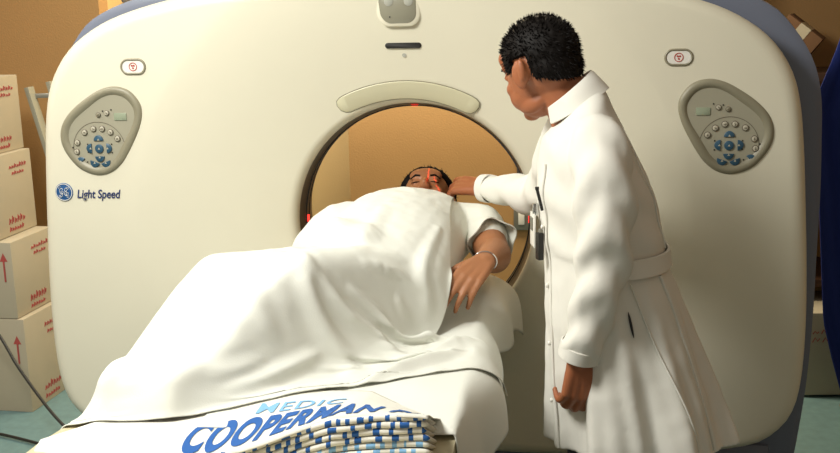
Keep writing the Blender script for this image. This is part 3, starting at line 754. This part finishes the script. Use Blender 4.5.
# big printed linen sloping to the folded pile
def front_z(x): return float(np.interp(x, [-.56, -.35, -.20, -.128, -.04, .04, .12, .2, .26], [.856, .856, .860, .876, .912, .938, .949, .954, .950]))
def lin(x, v):
    yb = float(np.interp(x, [-.53, -.33, -.30, .3], [-1.225, -.975, -.955, -.955])) - .12*max(0, min(1, (x-.06)/.14)); yf = -1.262+.01*math.sin(x*20)
    xx = x; y = yb+(yf-yb)*v; zb = .862+.010*math.exp(-((x+.1)/.3)**2)
    hump = max(0., v)**1.1
    z = zb*(1-hump)+front_z(x)*hump + .002*noise.noise(Vector((x*12, v*3, 0)))
    return (xx, y, z)
def lin_at(x, y):
    yb, yf = lin(x, 0)[1], lin(x, 1)[1]; return lin(x, (y-yb)/(yf-yb))[2]
nx, nv = 130, 40; vs = []; fs = []
for i in range(nx):
    x = -.53+(.215+.53)*i/(nx-1)
    for j in range(nv): vs.append(lin(x, j/(nv-1)))
    for q in ((0, .0035, -.006), (0, .0, -.010)):   # rolled front edge
        p = lin(x, 1); vs.append((p[0], p[1]-.004+q[1], p[2]+q[2]*.5))
W_ = nv+2
for i in range(nx-1):
    for j in range(W_-1): fs.append((i*W_+j, i*W_+j+1, (i+1)*W_+j+1, (i+1)*W_+j))
pl = mesh('printed_linen', vs, fs, M['linen'], ang=None)
md = pl.modifiers.new('thick', 'SOLIDIFY'); md.thickness = .002; md.offset = 0
tag(pl, 'white linen printed with large blue capitals spread over the table end', 'linen')
def print_text(name, body, x0, ybase, h, width, m, bold, follow):
    cu = bpy.data.curves.new(name, 'FONT'); cu.body = body; cu.size = 1; cu.offset = bold; cu.space_character = 1.12; cu.resolution_u = 6
    o = bpy.data.objects.new(name, cu); COL.objects.link(o); bpy.context.view_layer.update()
    me = bpy.data.meshes.new_from_object(o.evaluated_get(bpy.context.evaluated_depsgraph_get()))
    COL.objects.unlink(o); bpy.data.objects.remove(o)
    # serifs: little slabs wherever a straight stem meets the baseline or cap line
    bm = bmesh.new(); bm.from_mesh(me)
    co = [v.co.copy() for v in bm.verts]; X0 = min(c.x for c in co); X1 = max(c.x for c in co); H_ = max(c.y for c in co)
    bmesh.ops.triangulate(bm, faces=bm.faces)
    for _ in range(3):
        es = [e for e in bm.edges if e.calc_length() > .12]
        if es: bmesh.ops.subdivide_edges(bm, edges=es, cuts=1); bmesh.ops.triangulate(bm, faces=bm.faces)
    for v in bm.verts:
        x = x0+(v.co.x-X0)/(X1-X0)*width; t = v.co.y/H_
        y = follow(x)+ybase+t*h; v.co = Vector((x, y, lin_at(x, y)+.0026))
    me2 = bpy.data.meshes.new(name); bm.to_mesh(me2); bm.free()
    me2.materials.clear(); 
    return finish(name, me2, m, pl, False)
print_text('printed_letters', 'MEDIC', -.150, -1.095, .055, .175, M['ink_pale'], .012, lambda x: 0)
print_text('printed_letters', 'COOPERMAN PL', -.255, -1.252, .13, .455, M['ink'], .045, lambda x: .012*math.sin((x+.25)*6))

# pile of folded linens under the front edge, each its own piece
proto = None
rnd = random.Random(11)
def folded(i):
    th = .0115; z_off = -.008-i*.0125; n = 90; vs = []; mi = []
    x0, x1 = -.165+.0*i, .212+rnd.uniform(-.004, .006); jog = rnd.uniform(-.004, .004)
    prof = []
    for k in range(9):
        a = PI/2+PI*k/8; prof.append((math.cos(a)*th*.5, math.sin(a)*th*.5))
    prof = [(.12, th*.5)]+prof+[(.12, -th*.5)]
    pn = len(prof); L = []
    for j in range(n+1):
        x = x0+(x1-x0)*j/n; e = min(1, max(.05, math.sqrt(max(0, 1-(max(0, (x-(x1-.010))/.010))**2))))
        f = max(.858+.006, front_z(x)+z_off) if True else 0
        L.append([(x, -1.262+jog+.0*j+dy*(1 if dy > 0.05 else e)+.0015*math.sin(x*60+i), (f+dz*e*(1+.08*math.sin(x*40+i*2))) if dy < .05 else min(f, lin_at(x, -1.262+dy)-.009-i*.0125)+dz*e) for dy, dz in prof])
    vs = [p for l in L for p in l]; fs = []; cols = []
    marks = []; x = x0
    while x < x1:
        w = rnd.choice([.007, .010, .014, .009]); g = rnd.choice([.010, .014, .018, .026]); marks.append((x, x+w)); x += w+g
    for j in range(n):
        xm = x0+(x1-x0)*(j+.5)/n; blue = any(a <= xm <= b for a, b in marks)
        for k in range(pn-1):
            fs.append((j*pn+k, j*pn+k+1, (j+1)*pn+k+1, (j+1)*pn+k)); cols.append((1 if i < 4 else 2) if blue and k > 0 and k < pn-2 and not (k in (1, pn-3) and rnd.random() < .5) else 0)
    fs.append(tuple(range(n*pn, (n+1)*pn))); cols.append(0); fs.append(tuple(range(pn))[::-1]); cols.append(0)
    me = bpy.data.meshes.new('folded_linen'); me.from_pydata(vs, [], fs); me.update(); me.polygons.foreach_set('material_index', cols)
    o = finish('folded_linen', me, [M['linen'], M['ink'], M['ink_pale']], None, True, 60)
    return o
names = ['topmost', 'second', 'third', 'fourth', 'fifth', 'bottom']
for i in range(6):
    o = folded(i); tag(o, 'folded blue-printed linen in the pile at the table end, %s%s' % (names[i], ' from the top' if 0 < i < 5 else ' one'), 'linen', 'folded linens in the pile at the table end')
# top sheet: a cloth grid dropped over the patient, relaxed with position-based constraints
def drape(names, xl, xr, y_start, y_end, NU=120, NV=150, grow=(1.10, 1.05), steps=280, seed=3, pulls=()):
    from mathutils.bvhtree import BVHTree
    bpy.context.view_layer.update(); dg = bpy.context.evaluated_depsgraph_get()
    h = .006; X0, X1, Y0, Y1 = -.95, .55, -1.42, .22; gx = int((X1-X0)/h)+1; gy = int((Y1-Y0)/h)+1; Hf = np.full((gx, gy), .45)
    for nm in names:
        o = bpy.data.objects[nm]; me = o.evaluated_get(dg).to_mesh(); mw = o.matrix_world
        b = BVHTree.FromPolygons([mw @ v.co for v in me.vertices], [tuple(p.vertices) for p in me.polygons]); dn = Vector((0, 0, -1))
        bb = [mw @ v.co for v in me.vertices]; ax0, ax1 = min(v.x for v in bb), max(v.x for v in bb); ay0, ay1 = min(v.y for v in bb), max(v.y for v in bb)
        for i in range(max(0, int((ax0-X0)/h)), min(gx, int((ax1-X0)/h)+2)):
            for j in range(max(0, int((ay0-Y0)/h)), min(gy, int((ay1-Y0)/h)+2)):
                r = b.ray_cast(Vector((X0+i*h, Y0+j*h, 2)), dn)
                if r[0] is not None and r[0].z > Hf[i, j]: Hf[i, j] = r[0].z
    sl = 3.0*h                       # undercuts become steep slopes
    for _ in range(60):
        for a in (0, 1):
            Hf = np.maximum(Hf, np.roll(Hf, 1, a)-sl); Hf = np.maximum(Hf, np.roll(Hf, -1, a)-sl)
    Hm = Hf.copy()
    for a in (0, 1): Hm = np.maximum(Hm, np.maximum(np.roll(Hf, 1, a), np.roll(Hf, -1, a)))
    for a in (0, 1): Hm = (np.roll(Hm, 1, a)+2*Hm+np.roll(Hm, -1, a))/4
    Hf = Hm
    Gx, Gy = np.gradient(Hf, h)
    def look(A, x, y):
        fx = np.clip((x-X0)/h, 0, gx-1.001); fy = np.clip((y-Y0)/h, 0, gy-1.001); i = fx.astype(int); j = fy.astype(int); u = fx-i; v = fy-j
        return (A[i, j]*(1-u)+A[i+1, j]*u)*(1-v)+(A[i, j+1]*(1-u)+A[i+1, j+1]*u)*v
    u = np.linspace(0, 1, NU)[None, :]; v = np.linspace(0, 1, NV)[:, None]
    ys = y_start
    P = np.zeros((NV, NU, 3))
    yy = ys+(y_end(u)-ys)*v
    P[..., 1] = yy; P[..., 0] = xl(yy)+(xr(yy)-xl(yy))*u
    rg = np.random.RandomState(seed)
    low = sum(a*np.sin(P[..., 0]*kx+P[..., 1]*ky+ph) for a, kx, ky, ph in ((.016, 30, 18, 1), (.012, -20, 32, 2), (.008, 54, 30, .3), (.006, 60, -47, 4)))
    P[..., 2] = np.maximum(look(Hf, P[..., 0], P[..., 1])+.012, 1.16)+low
    F0 = P.copy(); F0[..., 2] = 0
    def L(a, b): return np.linalg.norm(F0[a]-F0[b], axis=-1)
    S = slice; cons = []
    def add(a, b, k, g):
        cons.append((a, b, L(a, b)*g, k))
    for par in (0, 1):
        n = NU-1; add((S(None), S(par, n, 2)), (S(None), S(par+1, n+1, 2)), 1, grow[0])
        n = NV-1; add((S(par, n, 2), S(None)), (S(par+1, n+1, 2), S(None)), 1, grow[1])
    g2 = (grow[0]+grow[1])/2
    for par in (0, 1):
        n = NV-1
        add((S(par, n, 2), S(0, -1)), (S(par+1, n+1, 2), S(1, None)), .35, g2); add((S(par, n, 2), S(1, None)), (S(par+1, n+1, 2), S(0, -1)), .35, g2)
    for st, kb in ((2, .012),):
        for par in range(0, 2*st, st):
            for q in range(st):
                n = NU-st; a0 = par+q
                if a0 < n: add((S(None), S(a0, n, 2*st)), (S(None), S(a0+st, n+st, 2*st)), kb, grow[0])
                n = NV-st
                if a0 < n: add((S(a0, n, 2*st), S(None)), (S(a0+st, n+st, 2*st), S(None)), kb, grow[1])
    Vv = np.zeros_like(P); dt = 1/90; off = .0035
    for it in range(steps):
        Q = P.copy(); Vv[..., 2] -= 9.8*dt; Vv *= .975; P = P+Vv*dt
        for sub in range(7):
            for a, b, l0, k in cons:
                pa, pb = P[a], P[b]; d = pb-pa; l = np.sqrt((d*d).sum(-1))+1e-9; w = .5*k*(l-l0)/l
                if k < .2: w = np.where(l < l0, w, 0)
                d = d*w[..., None]; P[a] = pa+d; P[b] = pb-d
            hh = look(Hf, P[..., 0], P[..., 1])+off; pen = hh-P[..., 2]; m = pen > 0
            if m.any():
                nx_ = look(Gx, P[..., 0], P[..., 1]); ny_ = look(Gy, P[..., 0], P[..., 1]); n2 = nx_*nx_+ny_*ny_+1; k_ = np.where(m, pen, 0)/n2
                P[..., 0] -= nx_*k_; P[..., 1] -= ny_*k_; P[..., 2] += k_
        if 90 < it < 190:
            for (uc, vc, r, dx, dy, dz) in pulls:
                w = np.exp(-(((u-uc)/r[0])**2+((v-vc)/r[1])**2))[..., None]; P += w*np.array([dx, dy, dz])/100
        con = P[..., 2] < look(Hf, P[..., 0], P[..., 1])+off+.002
        Vv = (P-Q)/dt; Vv[con] *= .25
        sp = np.linalg.norm(Vv, axis=-1, keepdims=True); Vv *= np.minimum(1, 2.5/(sp+1e-9))
    return P
ip = lambda xs, fs_: (lambda t: np.interp(t, xs, fs_))
YS = [-1.3, -1.1, -.9, -.70, -.60, -.52, -.4, -.2, 0, .1]
G = drape(('body', 'gown', 'cradle', 'end_shelf', 'under_sheet', 'printed_linen'),
          ip(YS, [-.80, -.80, -.76, -.66, -.58, -.50, -.42, -.36, -.32, -.27]),
          ip(YS, [.26, .30, .36, .38, .30, .135, .13, .165, .185, .17]),
          .10, ip([0, .35, .6, .8, 1.0], [-1.25, -1.22, -1.0, -.90, -.71]), pulls=((1.0, .92, (.10, .14), -.10, .10, .03), (.72, 1.0, (.10, .12), .08, .07, .02), (.45, 1.0, (.10, .10), -.06, .05, .0), (.80, .45, (.08, .10), -.05, -.04, .0)))
NVg, NUg = G.shape[:2]
# hand-pulled folds: crest lines (world metres), width, height
FOLDS = [([(-.12, -.781, 1.12), (-.098, -.826, 1.063), (-.07, -.828, .977), (-.016, -.827, .882), (.047, -.938, .871)], .016, .020),
         ([(-.105, -.793, 1.11), (-.04, -.779, .999), (.034, -.732, .908), (.132, -.754, .878), (.183, -.699, .872)], .014, .024),
         ([(-.021, -.737, 1.026), (.057, -.696, .928), (.155, -.745, .873)], .011, .015),
         ([(-.298, -.796, 1.105), (-.218, -.872, 1.06), (-.167, -.923, 1.001), (-.117, -.897, .936)], .014, .014),
         ([(-.456, -1.09, .905), (-.345, -1.06, .923), (-.228, -1.0, .923), (-.117, -.897, .936)], .013, .020),
         ([(-.239, -1.04, .894), (-.171, -.975, .897), (-.089, -.881, .914), (-.05, -.835, .925)], .010, .015),
         ([(.141, -.745, .88), (.205, -.65, .87), (.259, -.60, .869)], .012, .022),
         ([(.041, -.908, .871), (.119, -.816, .873), (.197, -.721, .876), (.253, -.621, .87)], .012, .024),
         ([(.139, -.338, 1.084), (.12, -.526, 1.035), (.131, -.565, .954), (.186, -.608, .875)], .012, .011),
         ([(-.002, -.67, 1.075), (.066, -.598, 1.028), (.131, -.565, .954)], .010, .010),
         ([(-.008, -.321, 1.135), (-.027, -.528, 1.102), (-.035, -.707, 1.091)], .016, .008),
         ([(-.118, -.795, 1.114), (-.188, -.899, 1.048), (-.254, -1.006, .969)], .012, .011),
         ([(.068, -.628, .971), (.143, -.629, .894), (.245, -.668, .872)], .010, .015),
         ([(-.20, -.62, 1.08), (-.13, -.50, 1.09), (-.05, -.42, 1.12)], .014, .009),
         ([(.08, -.20, 1.12), (.12, -.10, 1.11), (.15, .02, 1.08)], .010, .006)]
Nn = np.cross(np.gradient(G, axis=1), np.gradient(G, axis=0)); Nn /= np.linalg.norm(Nn, axis=-1, keepdims=True)+1e-9
Nn *= np.sign(Nn[..., 2:3]+1e-9)
add_ = np.zeros(G.shape[:2])
for pts_, w_, a_ in FOLDS:
    C_ = np.array(catmull(pts_, 14)); t_ = np.linspace(0, 1, len(C_)); best = np.full(G.shape[:2], 9.0); tt = np.zeros(G.shape[:2])
    for c_, q_ in zip(C_, t_):
        d_ = np.linalg.norm(G-c_, axis=-1); m_ = d_ < best; best[m_] = d_[m_]; tt[m_] = q_
    ww = w_*(.7+.6*np.sin(tt*PI)); bs = best/ww
    add_ += a_*np.sin(np.clip(tt*1.1+.08, 0, 1)*PI)**.6*(np.exp(-bs**1.35)-.22*np.exp(-((bs-2.1)/.8)**2))
G = G+Nn*np.maximum(add_, -.002)[..., None]
rg_ = noise
for j in range(NVg):          # small creases in the cotton
    for i in range(NUg):
        q = Vector(G[j, i]); a = rg_.noise(Vector((q.x*16+q.y*9, q.y*7-q.x*4, 1.5))); G[j, i, 2] += .005*(1-abs(a)*2.2)*max(0, rg_.noise(q*5+Vector((3, 1, 2)))+.25)+.0012*rg_.noise(q*45)+.002
fs = [(j*NUg+i, j*NUg+i+1, (j+1)*NUg+i+1, (j+1)*NUg+i) for j in range(NVg-1) for i in range(NUg-1)]
top_sheet = mesh('top_sheet', G.reshape(-1, 3), fs, M['sheet'], ang=None)
md = top_sheet.modifiers.new('sub', 'SUBSURF'); md.levels = 1; md.render_levels = 1
md = top_sheet.modifiers.new('thick', 'SOLIDIFY'); md.thickness = .002; md.offset = 1
tag(top_sheet, 'large rumpled white sheet draped over the patient from chest to feet', 'sheet')
# ------------------------------------------------------------------ cartons on the left
def carton(name, c, s, rz, m, label, cat='box', group='pale cartons stacked by the wall', marks=True, arrow=True):
    r = empty(name, (c[0], c[1], c[2]-s[2]/2), rz); tag(r, label, cat, group)
    R_ = Matrix.Rotation(rz, 3, 'Z'); C_ = Vector(c)
    box('carton_body', c, s, m, r, rot=R_, bevel=.004)
    hx, hy, hz = s[0]/2, s[1]/2, s[2]/2
    def put(nm, lx, ly, lz, sz, mm): box(nm, C_+R_ @ Vector((lx, ly, lz)), sz, mm, r, rot=R_)
    put('packing_tape', 0, 0, hz, (.05, s[1]+.002, .002), M['tape'])
    put('packing_tape', 0, -hy-.0005, hz-.03, (.05, .002, .06), M['tape'])
    if not marks: return r
    rnd = random.Random(int(abs(c[2])*100))
    def scribble(face, u0, v0, w, h, n):
        bm = bmesh.new(); u = u0
        for k in range(n):
            st = rnd.uniform(.5, 1)*h; ww = w/n
            if face == 'front': p = lambda a, b: C_+R_ @ Vector((a, -hy-.001, b))
            else: p = lambda a, b: C_+R_ @ Vector((hx+.001, a, b))
            pts = [p(u+ww*.1, v0), p(u+ww*.35, v0+st), p(u+ww*.6, v0+st*.2), p(u+ww*.8, v0+st*.8)]
            add_tube(bm, pts, .0022, 5, True); u += ww
        o = from_bm('faded_print', bm, M['print'], r)
    scribble('side', -hy*.1, hz*.62, s[1]*.42, .020, 7); scribble('side', -hy*.0, hz*.46, s[1]*.30, .016, 5)
    scribble('side', -hy*.35, -hz*.72, s[1]*.40, .034, 6); scribble('side', -hy*.35, -hz*.9, s[1]*.35, .020, 6)
    scribble('front', -hx*.9, hz*.5, s[0]*.5, .022, 7); scribble('front', -hx*.9, hz*.3, s[0]*.5, .022, 6)
    if arrow:
        bm = bmesh.new(); q = lambda a, b: C_+R_ @ Vector((a, -hy-.001, b)); ax_ = hx*.86; az = hz*.35
        add_tube(bm, [q(ax_, az-.06), q(ax_, az+.03)], .004, 6)
        vs = [bm.verts.new(q(ax_+dx, az+dz)) for dx, dz in ((-.018, .025), (.018, .025), (0, .062))]; bm.faces.new(vs)
        from_bm('up_arrow', bm, M['print'], r)
    return r
for c, s, rz, lab in (((-2.0, 1.125, .205), (.53, .34, .41), -.06, 'pale cardboard carton on the floor, lowest of the stack by the wall'),
                      ((-2.025, 1.12, .575), (.53, .33, .325), -.05, 'pale cardboard carton with red arrow, second from the floor'),
                      ((-2.09, 1.12, .912), (.53, .33, .344), -.03, 'pale cardboard carton, third from the floor in the stack'),
                      ((-2.12, 1.13, 1.243), (.53, .33, .315), -.03, 'pale cardboard carton, topmost of the stack by the wall')):
    carton('cardboard_box', c, s, rz, M['card'], lab)
# folded metal frame leaning on the wall behind the cartons
fr = empty('metal_frame', (-1.65, 1.40, 0)); tag(fr, 'grey metal frame leaning on the wall between cartons and scanner', 'frame')
def bar(name, a, b, w, t, m):
    a, b = Vector(a), Vector(b); d = b-a; q = d.to_track_quat('Z', 'Y').to_matrix()
    return box(name, (a+b)/2, (w, t, d.length), m, fr, rot=q, bevel=.002)
M['cart'] = mat('painted_steel', (.30, .29, .22), .5)
bar('side_rail', (-1.53, 1.36, .0), (-1.845, 1.37, 1.34), .05, .02, M['cart'])
bar('side_rail', (-1.60, 1.42, .55), (-1.775, 1.42, 1.36), .026, .02, M['cart'])
bar('cross_bar', (-1.86, 1.385, 1.30), (-1.75, 1.41, 1.30), .02, .02, M['metal'])
bar('cross_bar', (-1.77, 1.39, 1.08), (-1.69, 1.41, 1.08), .02, .02, M['metal'])
# cable
pts = catmull([(-2.2, .75, .75), (-1.95, .75, .58), (-1.766, .74, .44), (-1.62, .65, .30), (-1.42, .5, .18), (-1.25, .4, .10), (-1.18, .42, .03), (-1.3, .5, .012), (-1.8, .7, .012), (-2.3, .8, .012)], 8)
tag(tube('power_cable', pts, .006, M['cable'], seg=8), 'thin dark cable hanging in front of the cartons beside the scanner', 'cable')

# ------------------------------------------------------------------ right side background
cr = empty('privacy_screen', (1.75, .95, 0)); tag(cr, 'dark blue cloth screen on a stand right of the scanner', 'screen')
nx, nz = 60, 40; vs = []; fs = []
for i in range(nx):
    u = i/(nx-1)
    for j in range(nz):
        v = j/(nz-1); z = .12+1.75*v
        xl = float(np.interp(z, [.1, .3, .45, .9, 1.25, 1.45, 1.87], [1.56, 1.50, 1.46, 1.42, 1.37, 1.44, 1.56])); x = xl+(2.15-xl)*u
        vs.append((x, .95+.03*math.sin(u*26)+.012*math.sin(u*61+v*3), z))
for i in range(nx-1):
    for j in range(nz-1): fs.append((i*nz+j, i*nz+j+1, (i+1)*nz+j+1, (i+1)*nz+j))
dr = mesh('cloth', vs, fs, M['curtain'], cr, ang=None); md = dr.modifiers.new('t', 'SOLIDIFY'); md.thickness = .004
for x in (1.62, 2.15):
    tube('post', [(x, .99, .02), (x, .99, 1.9)], .014, M['metal'], cr); tube('foot', [(x, .75, .02), (x, 1.2, .02)], .016, M['metal'], cr)
tube('top_rail', [(1.60, .99, 1.88), (2.17, .99, 1.88)], .014, M['metal'], cr)
sh = empty('storage_shelf', (1.7, 1.75, 0)); tag(sh, 'dark brown shelf unit with cartons behind the scanner at right', 'shelf')
M['wood'] = mat('dark_wood', (.07, .03, .012), .6, noise_amt=.2, noise_scale=8)
for z in (.45, .95, 1.33, 1.95): box('shelf_board', (1.75, 1.72, z), (1.3, .42, .03), M['wood'], sh)
for x in (1.08, 2.4): box('upright', (x, 1.72, 1.0), (.04, .42, 2.0), M['wood'], sh)
carton('brown_carton', (1.20, 1.70, 1.455), (.2, .28, .22), .3, M['card_brown'], 'brown carton on the shelf just behind the scanner corner', group=None, marks=False)
tc_ = carton('brown_carton', (1.475, 1.66, 1.475), (.17, .22, .17), -.3, M['card_brown'], 'tilted brown carton on the shelf above the blue screen edge', group=None, marks=False)
tc_.rotation_euler = (0, math.radians(38), -.3); tc_.location = (1.40, 1.66, 1.40)
carton('cardboard_box', (1.72, 1.52, .19), (.5, .34, .36), .1, M['card'], 'pale cardboard carton on the floor behind the blue screen', group=None)
box_ = box('paper_stack', (1.62, 1.68, 1.045), (.24, .3, .16), M['white'], None, rot=Matrix.Rotation(.1, 3, 'Z'), bevel=.003)
tag(box_, 'pale stack of papers on the shelf beside the blue screen', 'papers')
# dark board and outlet plate on the wall behind the opening
bd = box('notice_board', (.48, 1.985, 1.08), (.42, .02, .62), M['liner'], None, bevel=.004); tag(bd, 'dark board on the tan wall seen through the scanner opening', 'board')
sw = empty('wall_socket', (.292, 1.995, .636)); tag(sw, 'small metal socket plate on the tan wall behind the opening', 'socket')
box('face_plate', (.292, 1.992, .636), (.075, .012, .125), M['metal'], sw, bevel=.003); box('socket_insert', (.292, 1.985, .636), (.03, .006, .07), M['white'], sw, bevel=.002)
# positioning laser beams on face and hand
for loc, tgt, sc in (((.05, .12, 1.345), (.05, .19, 1.12), (.03, 1, 1)), ((.10, .16, 1.345), (.09, .155, 1.10), (1, .04, 1))):
    l_ = lamp('positioning_laser', 'SPOT', loc, tgt, 6, (1, .01, .01), .001, spot_size=math.radians(34), spot_blend=.2); l_.scale = sc
